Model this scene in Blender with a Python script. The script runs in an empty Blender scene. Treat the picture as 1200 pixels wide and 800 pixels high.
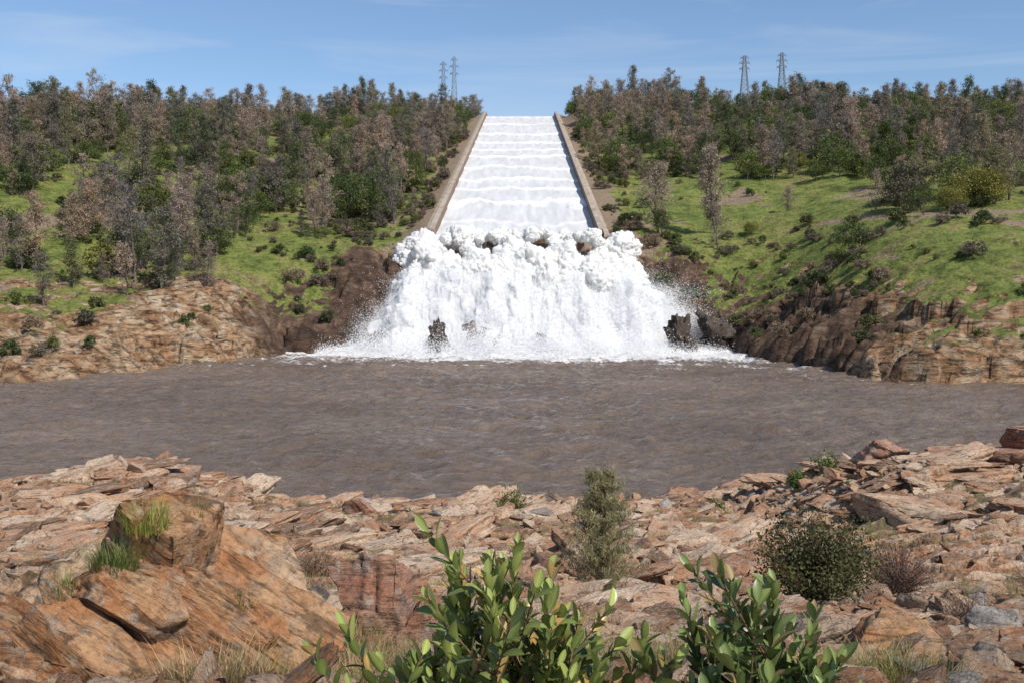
import bpy, math, numpy as np, time, bmesh
from mathutils import Vector
rng=np.random.default_rng(7)
S=bpy.context.scene
CAMZ=17.0
# ---------------------------------------------------------------- noise
def h2(ix,iy,s):
    h=(ix*374761393+iy*668265263+s*144269504)&0xffffffff
    h=((h^(h>>13))*1274126177)&0xffffffff
    h=((h^(h>>15))*1103515245)&0xffffffff
    return (h^(h>>16))/4294967296.0
def h3(ix,iy,iz,s): return h2(ix+iz*7919,iy-iz*104729,s)
def sm(t): return t*t*(3-2*t)
def ss(a,b,x): return sm(np.clip((x-a)/(b-a),0,1))
def vn2(x,y,s=0):
    ix=np.floor(x).astype(np.int64);iy=np.floor(y).astype(np.int64);fx=sm(x-ix);fy=sm(y-iy)
    a=h2(ix,iy,s);b=h2(ix+1,iy,s);c=h2(ix,iy+1,s);d=h2(ix+1,iy+1,s)
    return (a*(1-fx)+b*fx)*(1-fy)+(c*(1-fx)+d*fx)*fy
def fbm(x,y,s=0,o=4):
    r=0;a=.5
    for i in range(o):
        r=r+a*(vn2(x*2**i+i*17.3,y*2**i-i*9.1,s+i)-.5)*2;a*=.5
    return r
def vn3(x,y,z,s=0):
    iz=np.floor(z).astype(np.int64);fz=sm(z-iz);r=0
    ix=np.floor(x).astype(np.int64);iy=np.floor(y).astype(np.int64);fx=sm(x-ix);fy=sm(y-iy)
    def sl(k):
        a=h3(ix,iy,k,s);b=h3(ix+1,iy,k,s);c=h3(ix,iy+1,k,s);d=h3(ix+1,iy+1,k,s)
        return (a*(1-fx)+b*fx)*(1-fy)+(c*(1-fx)+d*fx)*fy
    return sl(iz)*(1-fz)+sl(iz+1)*fz
def fbm3(x,y,z,s=0,o=4):
    r=0;a=.5
    for i in range(o):
        r=r+a*(vn3(x*2**i,y*2**i,z*2**i,s+i)-.5)*2;a*=.5
    return r
def voro2(x,y,s=0):
    ix=np.floor(x).astype(np.int64);iy=np.floor(y).astype(np.int64)
    f1=np.full(x.shape,9.);f2=np.full(x.shape,9.);r1=np.zeros(x.shape);r2=r1.copy();r3=r1.copy();dx=r1.copy();dy=r1.copy()
    for i in (-1,0,1):
        for j in (-1,0,1):
            cx=ix+i;cy=iy+j
            px=cx+h2(cx,cy,s)-x;py=cy+h2(cx,cy,s+1)-y
            d=np.sqrt(px*px+py*py);m=d<f1
            f2=np.where(m,f1,np.minimum(f2,d));f1=np.where(m,d,f1)
            r1=np.where(m,h2(cx,cy,s+2),r1);r2=np.where(m,h2(cx,cy,s+3),r2);r3=np.where(m,h2(cx,cy,s+4),r3)
            dx=np.where(m,px,dx);dy=np.where(m,py,dy)
    return f1,f2,r1,r2,r3,dx,dy
def voro3(x,y,z,s=0):
    ix=np.floor(x).astype(np.int64);iy=np.floor(y).astype(np.int64);iz=np.floor(z).astype(np.int64)
    f1=np.full(x.shape,9.);f2=f1.copy();r=np.zeros(x.shape)
    for i in (-1,0,1):
        for j in (-1,0,1):
            for k in (-1,0,1):
                cx=ix+i;cy=iy+j;cz=iz+k
                d=np.sqrt((cx+h3(cx,cy,cz,s)-x)**2+(cy+h3(cx,cy,cz,s+1)-y)**2+(cz+h3(cx,cy,cz,s+2)-z)**2)
                m=d<f1
                f2=np.where(m,f1,np.minimum(f2,d));r=np.where(m,h3(cx,cy,cz,s+3),r);f1=np.where(m,d,f1)
    return f1,f2,r
# ---------------------------------------------------------------- mesh helpers
def mkmesh(name,V,F,smooth=True,col=None,mats=(),mi=None):
    V=np.asarray(V,dtype=np.float32);F=np.asarray(F,dtype=np.int32);m,k=F.shape
    me=bpy.data.meshes.new(name)
    me.vertices.add(len(V));me.vertices.foreach_set('co',V.ravel())
    me.loops.add(m*k);me.loops.foreach_set('vertex_index',F.ravel())
    me.polygons.add(m);me.polygons.foreach_set('loop_start',np.arange(m,dtype=np.int32)*k)
    me.update(calc_edges=True)
    me.polygons.foreach_set('use_smooth',np.full(m,smooth))
    for x in mats: me.materials.append(x)
    if mi is not None: me.polygons.foreach_set('material_index',np.asarray(mi,dtype=np.int32))
    if col is not None:
        c=np.ones((len(V),4),dtype=np.float32);c[:,:col.shape[1]]=col
        a=me.color_attributes.new('Col','FLOAT_COLOR','POINT');a.data.foreach_set('color',c.ravel())
    me.update()
    return me
def obj(name,me,parent=None,loc=None,link=True):
    o=bpy.data.objects.new(name,me)
    if link: S.collection.objects.link(o)
    if parent: o.parent=parent
    if loc is not None: o.location=loc
    return o
def gridF(nr,nc):
    i=np.arange(nr-1)[:,None]*nc+np.arange(nc-1)[None,:]
    i=i.ravel();return np.stack([i,i+1,i+nc+1,i+nc],1)
def box_verts(a,b,w):
    a=np.array(a,float);b=np.array(b,float);d=b-a;d/=np.linalg.norm(d)
    u=np.cross(d,[0,0,1.]) if abs(d[2])<.95 else np.cross(d,[1.,0,0]);u/=np.linalg.norm(u);v=np.cross(d,u)
    return np.array([p+(su*u+sv*v)*w/2 for p in (a,b) for su,sv in ((-1,-1),(1,-1),(1,1),(-1,1))])
BF=np.array([[0,1,2,3],[7,6,5,4],[0,4,5,1],[1,5,6,2],[2,6,7,3],[3,7,4,0]])
def tube(P,R,k=6):
    P=np.asarray(P,float);n=len(P);T=np.gradient(P,axis=0);T/=np.linalg.norm(T,axis=1)[:,None]+1e-9
    V=[]
    for i in range(n):
        t=T[i];u=np.cross(t,[0,0,1.]) if abs(t[2])<.9 else np.cross(t,[1.,0,0]);u/=np.linalg.norm(u);v=np.cross(t,u)
        for j in range(k):
            a=2*math.pi*j/k;V.append(P[i]+R[i]*(math.cos(a)*u+math.sin(a)*v))
    F=[[i*k+j,i*k+(j+1)%k,(i+1)*k+(j+1)%k,(i+1)*k+j] for i in range(n-1) for j in range(k)]
    return np.array(V),np.array(F)
class MB:
    def __init__(s): s.V=[];s.F=[];s.M=[];s.C=[];s.n=0
    def add(s,V,F,mi=0,c=(1,1,1)):
        V=np.asarray(V);F=np.asarray(F)
        s.V.append(V);s.F.append(F+s.n);s.M.append(np.full(len(F),mi));
        c=np.asarray(c,float);s.C.append(np.tile(c,(len(V),1)) if c.ndim==1 else c);s.n+=len(V)
    def mesh(s,name,mats,smooth=True):
        return mkmesh(name,np.concatenate(s.V),np.concatenate(s.F),smooth,np.concatenate(s.C),mats,np.concatenate(s.M))
def rquads(C,size,asp,r,up=0.):
    n=len(C)
    a=r.normal(size=(n,3));a[:,2]+=up;a/=np.linalg.norm(a,axis=1)[:,None]
    b=np.cross(a,r.normal(size=(n,3)));b/=np.linalg.norm(b,axis=1)[:,None]+1e-9
    s=(size*r.uniform(.6,1.4,n))[:,None]
    a=a*s;b=b*s*asp
    V=np.stack([C-a*.5,C+b*.5,C+a*.5,C-b*.5],1).reshape(-1,3)
    return V,np.arange(4*n).reshape(-1,4)
def flecks(C,Nn,size,r,jit=.6):
    n=len(C);N=Nn/(np.linalg.norm(Nn,axis=1)[:,None]+1e-9)+r.normal(size=(n,3))*jit;N/=np.linalg.norm(N,axis=1)[:,None]
    a=np.cross(N,r.normal(size=(n,3)));a/=np.linalg.norm(a,axis=1)[:,None]+1e-9;b=np.cross(N,a)
    s=(size*r.uniform(.4,1.5,n))[:,None];a=a*s;b=b*s
    V=np.stack([C-a*.5-b*.3,C+a*.5-b*.3,C+b*.55],1).reshape(-1,3)
    return V,np.arange(3*n).reshape(-1,3)
# ---------------------------------------------------------------- materials
class NT:
    def __init__(s,name):
        s.m=bpy.data.materials.new(name);s.m.use_nodes=True;s.t=s.m.node_tree;s.b=s.t.nodes['Principled BSDF'];s.out=s.t.nodes['Material Output']
    def n(s,ty,**k):
        x=s.t.nodes.new(ty)
        for a,v in k.items():setattr(x,a,v)
        return x
    def l(s,a,b): s.t.links.new(a,b)
    def noise(s,co,scale,detail=5,rough=.55,dist=0.):
        x=s.n('ShaderNodeTexNoise');x.inputs['Scale'].default_value=scale;x.inputs['Detail'].default_value=detail;x.inputs['Roughness'].default_value=rough;x.inputs['Distortion'].default_value=dist
        if co is not None:s.l(co,x.inputs['Vector'])
        return x.outputs['Fac']
    def cracks(s,co,scale,warp=.35,wsc=2.):
        nn=s.n('ShaderNodeTexNoise');nn.inputs['Scale'].default_value=scale*wsc;nn.inputs['Detail'].default_value=4;s.l(co,nn.inputs['Vector'])
        v=s.n('ShaderNodeVectorMath',operation='MULTIPLY_ADD');s.l(nn.outputs['Color'],v.inputs[0]);v.inputs[1].default_value=(warp/scale,)*3;s.l(co,v.inputs[2])
        x=s.n('ShaderNodeTexVoronoi',feature='DISTANCE_TO_EDGE');x.inputs['Scale'].default_value=scale;s.l(v.outputs[0],x.inputs['Vector']);return x.outputs['Distance']
    def ramp(s,f,stops):
        x=s.n('ShaderNodeValToRGB');e=x.color_ramp.elements
        while len(e)<len(stops):e.new(.5)
        for i,(p,c) in enumerate(stops):
            e[i].position=p;e[i].color=(c,c,c,1) if isinstance(c,(int,float)) else (*c,1)
        s.l(f,x.inputs[0]);return x.outputs['Color']
    def mix(s,f,a,b,bt='MIX'):
        x=s.n('ShaderNodeMix',data_type='RGBA',blend_type=bt)
        for i,v in ((0,f),(6,a),(7,b)):
            if isinstance(v,(int,float)):x.inputs[i].default_value=v
            elif isinstance(v,tuple):x.inputs[i].default_value=(*v,1)
            else:s.l(v,x.inputs[i])
        return x.outputs[2]
    def math(s,op,a,b=0.):
        x=s.n('ShaderNodeMath',operation=op)
        for i,v in ((0,a),(1,b)):
            if isinstance(v,(int,float)):x.inputs[i].default_value=v
            else:s.l(v,x.inputs[i])
        return x.outputs[0]
    def map(s,co,scale=(1,1,1),rot=(0,0,0),loc=(0,0,0)):
        x=s.n('ShaderNodeMapping');x.inputs['Scale'].default_value=scale;x.inputs['Rotation'].default_value=rot;x.inputs['Location'].default_value=loc
        s.l(co,x.inputs['Vector']);return x.outputs[0]
    def bump(s,h,st,dist,prev=None):
        x=s.n('ShaderNodeBump');x.inputs['Strength'].default_value=st;x.inputs['Distance'].default_value=dist;s.l(h,x.inputs['Height'])
        if prev is not None:s.l(prev,x.inputs['Normal'])
        return x.outputs[0]
    def obj(s): return s.n('ShaderNodeTexCoord').outputs['Object']
    def att(s,name='Col'): return s.n('ShaderNodeAttribute',attribute_name=name)
    def fin(s,col,rough=.85,nrm=None,spec=.3):
        if isinstance(col,tuple):s.b.inputs['Base Color'].default_value=(*col,1)
        else:s.l(col,s.b.inputs['Base Color'])
        if isinstance(rough,float):s.b.inputs['Roughness'].default_value=rough
        else:s.l(rough,s.b.inputs['Roughness'])
        s.b.inputs['Specular IOR Level'].default_value=spec
        if nrm is not None:s.l(nrm,s.b.inputs['Normal'])
        return s.m
def rock_mat(name,cols,sc=1.,rand=False,grass=False,dark=1.,stretch=(1.,1.,7),srot=(.3,.3,0),sw=(.37,.46),sb=.09):
    m=NT(name);co=m.obj()
    if rand:
        ri=m.n('ShaderNodeObjectInfo').outputs['Random']
        v=m.n('ShaderNodeVectorMath',operation='ADD');m.l(co,v.inputs[0])
        cmb=m.n('ShaderNodeCombineXYZ');mm=m.math('MULTIPLY',ri,57.);m.l(mm,cmb.inputs[0]);m.l(mm,cmb.inputs[1]);m.l(cmb.outputs[0],v.inputs[1]);co=v.outputs[0]
    n1=m.noise(co,.55*sc,6,.6,.6)
    if rand:n1=m.math('ADD',m.math('MULTIPLY',n1,.62),m.math('MULTIPLY',ri,.38))
    c=m.ramp(n1,[(.3,cols[0]),(.43,cols[1]),(.53,cols[2]),(.64,cols[3])])
    n2=m.noise(co,2.7*sc,9,.65)
    g=m.ramp(n2,[(.5,0.),(.6,1.)])
    c=m.mix(m.math('MULTIPLY',g,.7),c,cols[4])
    n4=m.noise(co,1.6*sc,5,.7,1.);c=m.mix(m.math('MULTIPLY',m.ramp(n4,[(.54,0.),(.65,1.)]),.65),c,cols[1])
    n5=m.noise(co,4.5*sc,9,.75,.5);c=m.mix(m.math('MULTIPLY',m.ramp(n5,[(.54,0.),(.61,1.)]),.6),c,(.12,.095,.075))
    n6=m.noise(co,6.*sc,9,.7,.3);c=m.mix(m.math('MULTIPLY',m.ramp(n6,[(.58,0.),(.63,1.)]),.45),c,(.5,.44,.36))
    n3=m.noise(co,14*sc,8,.7)
    c=m.mix(1.,c,m.ramp(n3,[(.3,(.42*dark,.4*dark,.4*dark)),(.5,(.92*dark,.92*dark,.92*dark)),(.72,(1.2*dark,1.2*dark,1.17*dark))]),'MULTIPLY')
    st=m.noise(m.map(co,stretch,srot),1.6*sc,7,.65,.4)
    sl=m.ramp(st,[(sw[0],.25),(sw[1],1.)])
    c=m.mix(.78,c,sl,'MULTIPLY')
    if grass:
        a=m.att();sep=m.n('ShaderNodeSeparateColor');m.l(a.outputs['Color'],sep.inputs[0])
        gn=m.noise(co,9,6,.7)
        gc=m.ramp(gn,[(.3,(.07,.05,.03)),(.48,(.16,.12,.07)),(.62,(.14,.13,.05))])
        f=m.ramp(m.math('ADD',sep.outputs[0],m.math('MULTIPLY',m.math('SUBTRACT',gn,.5),.9)),[(.52,0.),(.62,1.)])
        c=m.mix(f,c,gc)
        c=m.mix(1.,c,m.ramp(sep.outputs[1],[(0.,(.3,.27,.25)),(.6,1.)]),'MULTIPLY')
    b=m.bump(n3,.6,.03/sc);b=m.bump(st,.9,sb/sc,b);b=m.bump(n2,.7,.12/sc,b)
    return m.fin(c,.88,b,.25)
TAN=[(.17,.1,.06),(.39,.19,.095),(.49,.31,.19),(.58,.43,.3),(.38,.3,.235)]
M_near=rock_mat('bank_rock_material',TAN,1.,grass=True)
M_loose=rock_mat('loose_rock_material',TAN,1.8,rand=True)
M_hero=rock_mat('boulder_material',[(.17,.09,.05),(.42,.19,.08),(.5,.3,.16),(.58,.42,.28),(.37,.27,.19)],1.6,stretch=(.8,5.,7.),srot=(0,.0,.12),sw=(.4,.48),sb=.14)
M_red=rock_mat('red_boulder_material',[(.14,.065,.045),(.33,.15,.09),(.4,.23,.15),(.45,.31,.22),(.28,.21,.17)],1.4)
M_grey=rock_mat('grey_rock_material',[(.12,.1,.09),(.26,.2,.16),(.32,.28,.24),(.42,.38,.34),(.27,.24,.21)],1.5,rand=True)
M_wet=rock_mat('wet_rock_material',[(.03,.025,.02),(.07,.045,.03),(.09,.07,.055),(.12,.1,.08),(.06,.055,.05)],.5)
def leaf_mat(name,attr=True,c=(1,1,1),tr=.3,rough=.6,spec=.3):
    m=NT(name)
    col=m.att().outputs['Color'];ri=m.n('ShaderNodeObjectInfo').outputs['Random']
    col=m.mix(1.,col,m.ramp(ri,[(0,(.6,.66,.7)),(.5,(1.,.98,.95)),(1,(1.45,1.28,1.12))]),'MULTIPLY')
    m.fin(col,rough,None,spec)
    t=m.n('ShaderNodeBsdfTranslucent');m.l(col,t.inputs[0])
    x=m.n('ShaderNodeMixShader');x.inputs[0].default_value=tr;m.l(m.b.outputs[0],x.inputs[1]);m.l(t.outputs[0],x.inputs[2]);m.l(x.outputs[0],m.out.inputs[0])
    return m.m
M_fol=leaf_mat('foliage_material')
M_leaf=leaf_mat('glossy_leaf_material',tr=.22,rough=.36,spec=.45)
m=NT('bark_material');n=m.noise(m.obj(),3,6);M_bark=m.fin(m.ramp(n,[(.3,(.08,.06,.05)),(.7,(.2,.165,.14))]),.9)
m=NT('stem_material');n=m.noise(m.obj(),30,4);M_stem=m.fin(m.ramp(n,[(.3,(.11,.045,.025)),(.7,(.22,.12,.07))]),.6)
m=NT('concrete_material');co=m.obj();n=m.noise(co,.25,8,.65);n2=m.noise(m.map(co,(1,.15,1)),2,6)
c=m.ramp(n,[(.3,(.25,.195,.145)),(.5,(.38,.31,.24)),(.7,(.48,.41,.33))]);c=m.mix(.5,c,m.ramp(n2,[(.3,.5),(.6,1.)]),'MULTIPLY')
M_conc=m.fin(c,.9,m.bump(n2,.3,.1))
m=NT('wall_inner_material');co=m.obj();n=m.noise(co,.2,8,.7);c=m.ramp(n,[(.3,(.13,.08,.055)),(.5,(.23,.155,.11)),(.7,(.33,.25,.19))]);M_wall=m.fin(c,.9)
m=NT('galvanised_steel_material');M_steel=m.fin((.17,.19,.22),.6)
# ---------------------------------------------------------------- far hillside
def chz(Y): return np.where(Y<810,33.75+(Y-335)*.2589,156.7+(Y-810)*.03)
def chx(Y): return 1.4+(Y-335)*.0113
ctrl=[(-95,191,0),(-85,204,0),(-79,232,0),(-70,246,0),(-68,270,0),(-60,287,0),(-48,292,0),(-20,290,0),(0,287,0),(25,290,0),(51,302,0),(62,291,0),(66,250,0),(69,225,0),(70,206,0),(93,185,0),(-150,170,0),(-250,150,0),(150,165,0),(250,150,0),
(-95,165,-8),(-80,200,-6),(-58,240,-7),(-30,262,-8),(0,255,-8),(40,262,-8),(55,230,-6),(62,190,-7),(90,160,-8),(-200,115,-9),(200,115,-9),
(-103,206,6.),(-92,222,6.),(-86,250,11),(-83,277,18),(-66,308,20),(-48,322,26),(-33,338,31),(-96,275,17),
(-130,260,20),(-104,250,12.5),(-170,340,46.8),(-225,450,86),(-120,360,45.5),(-160,480,89),(-97,390,48),(-140,560,101),(-150,610,114),(-50,400,49),(-87,700,132),(-40,800,153),(-83,500,77),(-100,310,26),
(-350,450,85),(-350,250,20),(-500,600,105),(-350,800,125),(-200,900,150),(-600,300,40),
(37,338,32),(55,330,28),(72,322,18),(82,330,29),(82,245,14),(90,270,27),(107,320,41),(133,400,60),(187,560,108),(117,280,38),(102,245,26),(83,202,7.8),(208,500,94),(140,280,36.8),(117,235,25.8),(97,196,8),(240,480,89),
(87,420,60.8),(125,600,112),(87,700,142),(65,780,158),(162,650,130),(55,370,40),(67,450,65.7),
(350,450,85),(350,250,30),(500,600,105),(350,800,130),(200,900,150),(600,300,50),
(0,900,160),(0,1300,165),(-500,1300,150),(500,1300,150),(0,310,14),(0,330,30),(-25,312,15),(28,314,15)]
for Y in (400,500,600,700,800):
    for s in (-33,33): ctrl.append((float(chx(Y))+s,Y,float(chz(Y))+1))
C=np.array(ctrl,float);Pc=C[:,:2]/100
def U(r2): return .5*r2*np.log(r2+1e-9)
nC=len(C);A=np.zeros((nC+3,nC+3));d2=((Pc[:,None]-Pc[None])**2).sum(2);A[:nC,:nC]=U(d2)+np.eye(nC)*.004
A[:nC,nC]=1;A[:nC,nC+1:]=Pc;A[nC:,:nC]=A[:nC,nC:].T
Wt=np.linalg.solve(A,np.concatenate([C[:,2],np.zeros(3)]))
def far_h(X,Y,detail=True,full=False):
    sh=X.shape;X=X.ravel().astype(float);Y=Y.ravel().astype(float)
    x=np.clip(X,-600,600)/100;y=np.clip(Y,100,1300)/100
    z=np.full(x.shape,Wt[nC])+Wt[nC+1]*x+Wt[nC+2]*y
    for i in range(nC): z+=Wt[i]*U((x-Pc[i,0])**2+(y-Pc[i,1])**2)
    z+=fbm(X/45,Y/45,3,3)*3.*ss(5,25,z)
    stp=np.where(X<-60,2.2,4.5)
    z=np.where(z>0,z+stp*(1-np.exp(-z/1.2))*np.exp(-z/14),z)
    near=np.exp(-np.maximum(z,0)/13)
    rock=np.clip(near*1.3,0,1)
    cl=ss(18,34,-(np.abs(X-3)-85))*ss(345,320,Y)
    rock=np.maximum(rock,cl)
    lf=ss(-60,-68,X)*ss(-101,-90,X)*ss(222,234,Y)*ss(298,282,Y);rock=np.maximum(rock,lf)
    rt=ss(60,66,X)*ss(96,80,X)*ss(205,215,Y)*ss(300,280,Y)*ss(24,15,z);rock=np.maximum(rock,rt)
    if detail:
        wx=X+fbm(X/8,Y/8,11,3)*5;wy=Y+fbm(X/8,Y/8,12,3)*5
        a=voro2(wx/13,wy/8,21);b=voro2(wx/4.5,wy/3.2,31)
        rr=(a[2]-.5)*6.+(a[5]*(a[3]-.5)+a[6]*(a[4]-.5))*9-2.4*np.exp(-(a[1]-a[0])*9)
        rr+=(b[2]-.5)*2.6+(b[5]*(b[3]-.5)+b[6]*(b[4]-.5))*3.4-1.*np.exp(-(b[1]-b[0])*8)
        rr+=fbm(X/2.5,Y/2.5,41,3)*.7
        z+=rr*rock*ss(-2,2.5,z)*np.where(X<-60,.8,.95)+ (1-rock)*(fbm(X/6,Y/6,42,4)*.9+fbm(X/14,Y/14,43,2)*1.2)
    t=np.abs(X-chx(Y));w=(1-ss(30.5,40,t))*ss(330,334,Y)
    z=z*(1-w)+(chz(Y)+2.3)*w
    w=(1-ss(28.6,29.2,t))*ss(333,335,Y)*(Y>334)
    z=z*(1-w)+(chz(Y)-2.5)*w
    if full:return z.reshape(sh),rock.reshape(sh)
    return z.reshape(sh)
def nonuni(lo,hi,step,ext,n):
    a=np.arange(lo,hi+step,step);g=np.geomspace(step,ext,n);g=np.cumsum(g)
    return np.concatenate([(lo-g)[::-1],a,a[-1]+g])
xs=nonuni(-160,160,.65,60,46)
ys=np.concatenate([np.linspace(100,170,20),np.arange(171,345,.6),np.arange(345,560,1.5),np.arange(562,900,4),np.geomspace(905,2600,40)])
X,Y=np.meshgrid(xs,ys);Z,R=far_h(X,Y,True,True)
gy,gx=np.gradient(Z);dx=np.gradient(X,axis=1);dy=np.gradient(Y,axis=0);slope=np.sqrt((gx/dx)**2+(gy/dy)**2)
lf=ss(-58,-66,X)*ss(-103,-92,X)*ss(222,234,Y)*ss(300,284,Y)
rock=np.clip(R*.9+ss(.8,1.5,slope)*.6-.12+lf*.3+(X<-60)*ss(11,6,Z)*.3,0,1)
rock=np.maximum(rock,np.clip(ss(.1,.45,fbm(X/9,Y/9,57,4))*ss(36,10,Z)*.8,0,1))
cd=np.abs(X-chx(Y))
dirt=np.clip((1-ss(31,48,cd+fbm(X/7,Y/7,51,3)*9))*(Y>325)+ss(.08,.5,fbm(X/22,Y/22,53,4))*.7+(X>75)*ss(310,260,Y)*.2,0,1)
road=np.exp(-((Z-40.5)/1.1)**2)*(X>90)*(Y<340)
dirt=np.maximum(dirt,road*.9)
dark=np.clip(ss(85,70,np.abs(X-3))*ss(262,285,Y)*ss(345,325,Y)+ss(58,64,X)*ss(92,78,X)*ss(205,215,Y)*ss(24,14,Z)*.9,0,1)  # wet rock by the falls, plus the right cliff's shade put into the colour
V=np.stack([X,Y,Z],2).reshape(-1,3)
m=NT('hillside_ground_material');co=m.obj();a=m.att();sp=m.n('ShaderNodeSeparateColor');m.l(a.outputs['Color'],sp.inputs[0])
gn=m.noise(co,.07,8,.7);g2=m.noise(co,1.2,7,.7);g3=m.noise(co,.3,6,.6)
gc=m.ramp(gn,[(.33,(.09,.11,.03)),(.45,(.15,.185,.042)),(.55,(.2,.21,.058)),(.68,(.24,.19,.09))])
gc=m.mix(1.,gc,m.ramp(g2,[(.3,.4),(.5,1.),(.7,(1.25,1.2,1.1))]),'MULTIPLY')
gc=m.mix(1.,gc,m.ramp(g3,[(.35,.6),(.55,1.05)]),'MULTIPLY')
dc=m.ramp(g2,[(.3,(.12,.08,.05)),(.5,(.25,.18,.12)),(.7,(.34,.27,.19))])
rn=m.noise(co,.16,10,.72,.8);r2=m.noise(m.map(co,(1,1,4),(.5,.3,0)),.3,8,.65,.5)
rc=m.ramp(rn,[(.34,(.12,.07,.045)),(.43,(.33,.18,.09)),(.52,(.43,.28,.165)),(.63,(.54,.44,.32))])
rc=m.mix(.9,rc,m.ramp(r2,[(.4,.2),(.5,.9),(.7,1.2)]),'MULTIPLY')
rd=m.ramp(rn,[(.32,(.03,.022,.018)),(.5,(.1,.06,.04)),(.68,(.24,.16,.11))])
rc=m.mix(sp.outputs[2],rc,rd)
ck=m.cracks(m.map(co,(1,1,2.6),(.5,.6,.3)),.13,.9)
rc=m.mix(.55,rc,m.ramp(ck,[(0.,.2),(.09,.85),(.2,1.)]),'MULTIPLY')
jit=m.math('MULTIPLY',m.math('SUBTRACT',m.noise(co,.3,8,.7),.5),1.2)
fd=m.ramp(m.math('ADD',sp.outputs[1],jit),[(.42,0.),(.6,1.)]);fr=m.ramp(m.math('ADD',sp.outputs[0],jit),[(.44,0.),(.55,1.)])
c=m.mix(fr,m.mix(fd,gc,dc),rc)
M_hill=m.fin(c,.92,m.bump(r2,.8,1.8,m.bump(g2,.7,.5)),.2)
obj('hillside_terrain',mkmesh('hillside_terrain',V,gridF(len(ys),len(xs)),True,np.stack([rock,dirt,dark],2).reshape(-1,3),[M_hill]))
# ---------------------------------------------------------------- river
xs=nonuni(-130,130,.5,120,36);ys=np.concatenate([[-400,-200,-50,20,50],np.arange(70,306,.42),[320,360]])
X,Y=np.meshgrid(xs,ys)
agit=np.exp(-((Y-290)/60)**2)*np.exp(-(X/80)**2)
wq=fbm(X/25,Y/25,5,2)*2
rid=lambda a:1-np.abs(a)*2.2
Z=fbm(X/8+wq,Y/4.8-wq,61,4)*(.85+1.3*agit)+rid(fbm(X/5+wq,Y/2.6,66,4))*.6+rid(fbm(X/2.+wq,Y/1.1,67,2))*.18+fbm(X/18,Y/12,69,2)*.5
f=1.15*np.exp(-np.maximum(286-Y,0)/11)*ss(86,50,np.abs(X-3))+.6*np.exp(-((Y-272)/30)**2)*ss(100,40,np.abs(X-10))
cap=ss(1.05,1.55,Z)
f=np.clip(f+ .4*ss(.0,.5,fbm(X/9,Y/5,71,4))*np.exp(-((Y-240)/80)**2)+.35*cap+.18*np.exp(-((X-62)/40)**2-((Y-220)/60)**2),0,1)
m=NT('river_water_material');co=m.obj();a=m.att();sp=m.n('ShaderNodeSeparateColor');m.l(a.outputs['Color'],sp.inputs[0])
n1=m.noise(m.map(co,(1,1.8,1)),.4,9,.66,.3);n2=m.noise(m.map(co,(1,1.8,1)),2.,8,.65,.2);n3=m.noise(co,.03,4,.5)
c=m.ramp(m.math('ADD',m.math('MULTIPLY',n1,.5),m.math('MULTIPLY',n3,.5)),[(.38,(.15,.105,.074)),(.5,(.2,.145,.104)),(.62,(.265,.197,.145))])
ff=m.math('ADD',m.math('MULTIPLY',sp.outputs[0],.78),m.math('MULTIPLY',m.math('SUBTRACT',m.noise(m.map(co,(1,1.4,1)),.5,10,.78,1.2),.5),1.9))
ff=m.ramp(ff,[(.42,0.),(.62,1.)])
c=m.mix(ff,c,(.78,.76,.73))
r=m.math('ADD',m.math('MULTIPLY',ff,.5),.1)
M_river=m.fin(c,r,m.bump(n2,.8,.42,m.bump(n1,.9,1.5)),.5)
obj('river_water',mkmesh('river_water',np.stack([X,Y,Z],2).reshape(-1,3),gridF(len(ys),len(xs)),True,np.stack([f,f,f],2).reshape(-1,3),[M_river]))
# ---------------------------------------------------------------- spillway
sp_e=obj('spillway_chute',None)
yy=np.concatenate([np.arange(335,812,6.),np.arange(816,1000,20.)])
def sweep(name,prof,mat,flat=True):
    n=len(prof);V=[]
    for Yv in yy:
        for (px,pz) in prof:V.append((float(chx(Yv))+px,Yv,float(chz(Yv))+pz))
    F=[[i*n+j,i*n+(j+1)%n,(i+1)*n+(j+1)%n,(i+1)*n+j] for i in range(len(yy)-1) for j in range(n)]
    V=np.array(V);mb=MB();mb.add(V,F);
    mb.add(V[:4],[[3,2,1,0]]);mb.add(V[-4:],[[0,1,2,3]])
    return obj(name,mb.mesh(name,[mat],False),sp_e)
sweep('floor_slab',[(-27,-3),(27,-3),(27,0),(-27,0)],M_conc)
for s,nm in ((-1,'west_wall'),(1,'east_wall')):
    p=[(s*27.01,-3),(s*28.1,-3),(s*28.1,4.4),(s*27.01,4.4)]
    if s<0:p=p[::-1]
    sweep(nm,p,M_wall)
    p=[(s*26.9,4.41),(s*28.6,4.41),(s*28.6,4.9),(s*26.9,4.9)]
    if s<0:p=p[::-1]
    sweep(nm+'_coping',p,M_conc)
    p=[(s*28.72,1.0),(s*30.6,1.0),(s*30.6,2.7),(s*28.72,3.3)]
    if s<0:p=p[::-1]
    sweep(nm+'_shoulder',p,M_conc)
for i,xc in enumerate((-19,-6.5,8,21)):
    w=3.2;y0=330.;z0=30.5
    V=[(xc-w,y0,z0-4),(xc+w,y0,z0-4),(xc+w,y0+5,z0-4),(xc-w,y0+5,z0-4),(xc-w+1,y0,z0+3),(xc+w-1,y0,z0+3),(xc+w-1.5,y0+4.9,z0+2),(xc-w+1.5,y0+4.9,z0+2)]
    mb=MB();mb.add(V,[[3,2,1,0],[4,5,6,7],[0,1,5,4],[1,2,6,5],[2,3,7,6],[3,0,4,7]]);obj('energy_dissipator_block_%d'%(i+1),mb.mesh('dissipator',[M_wall],False),sp_e)
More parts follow.
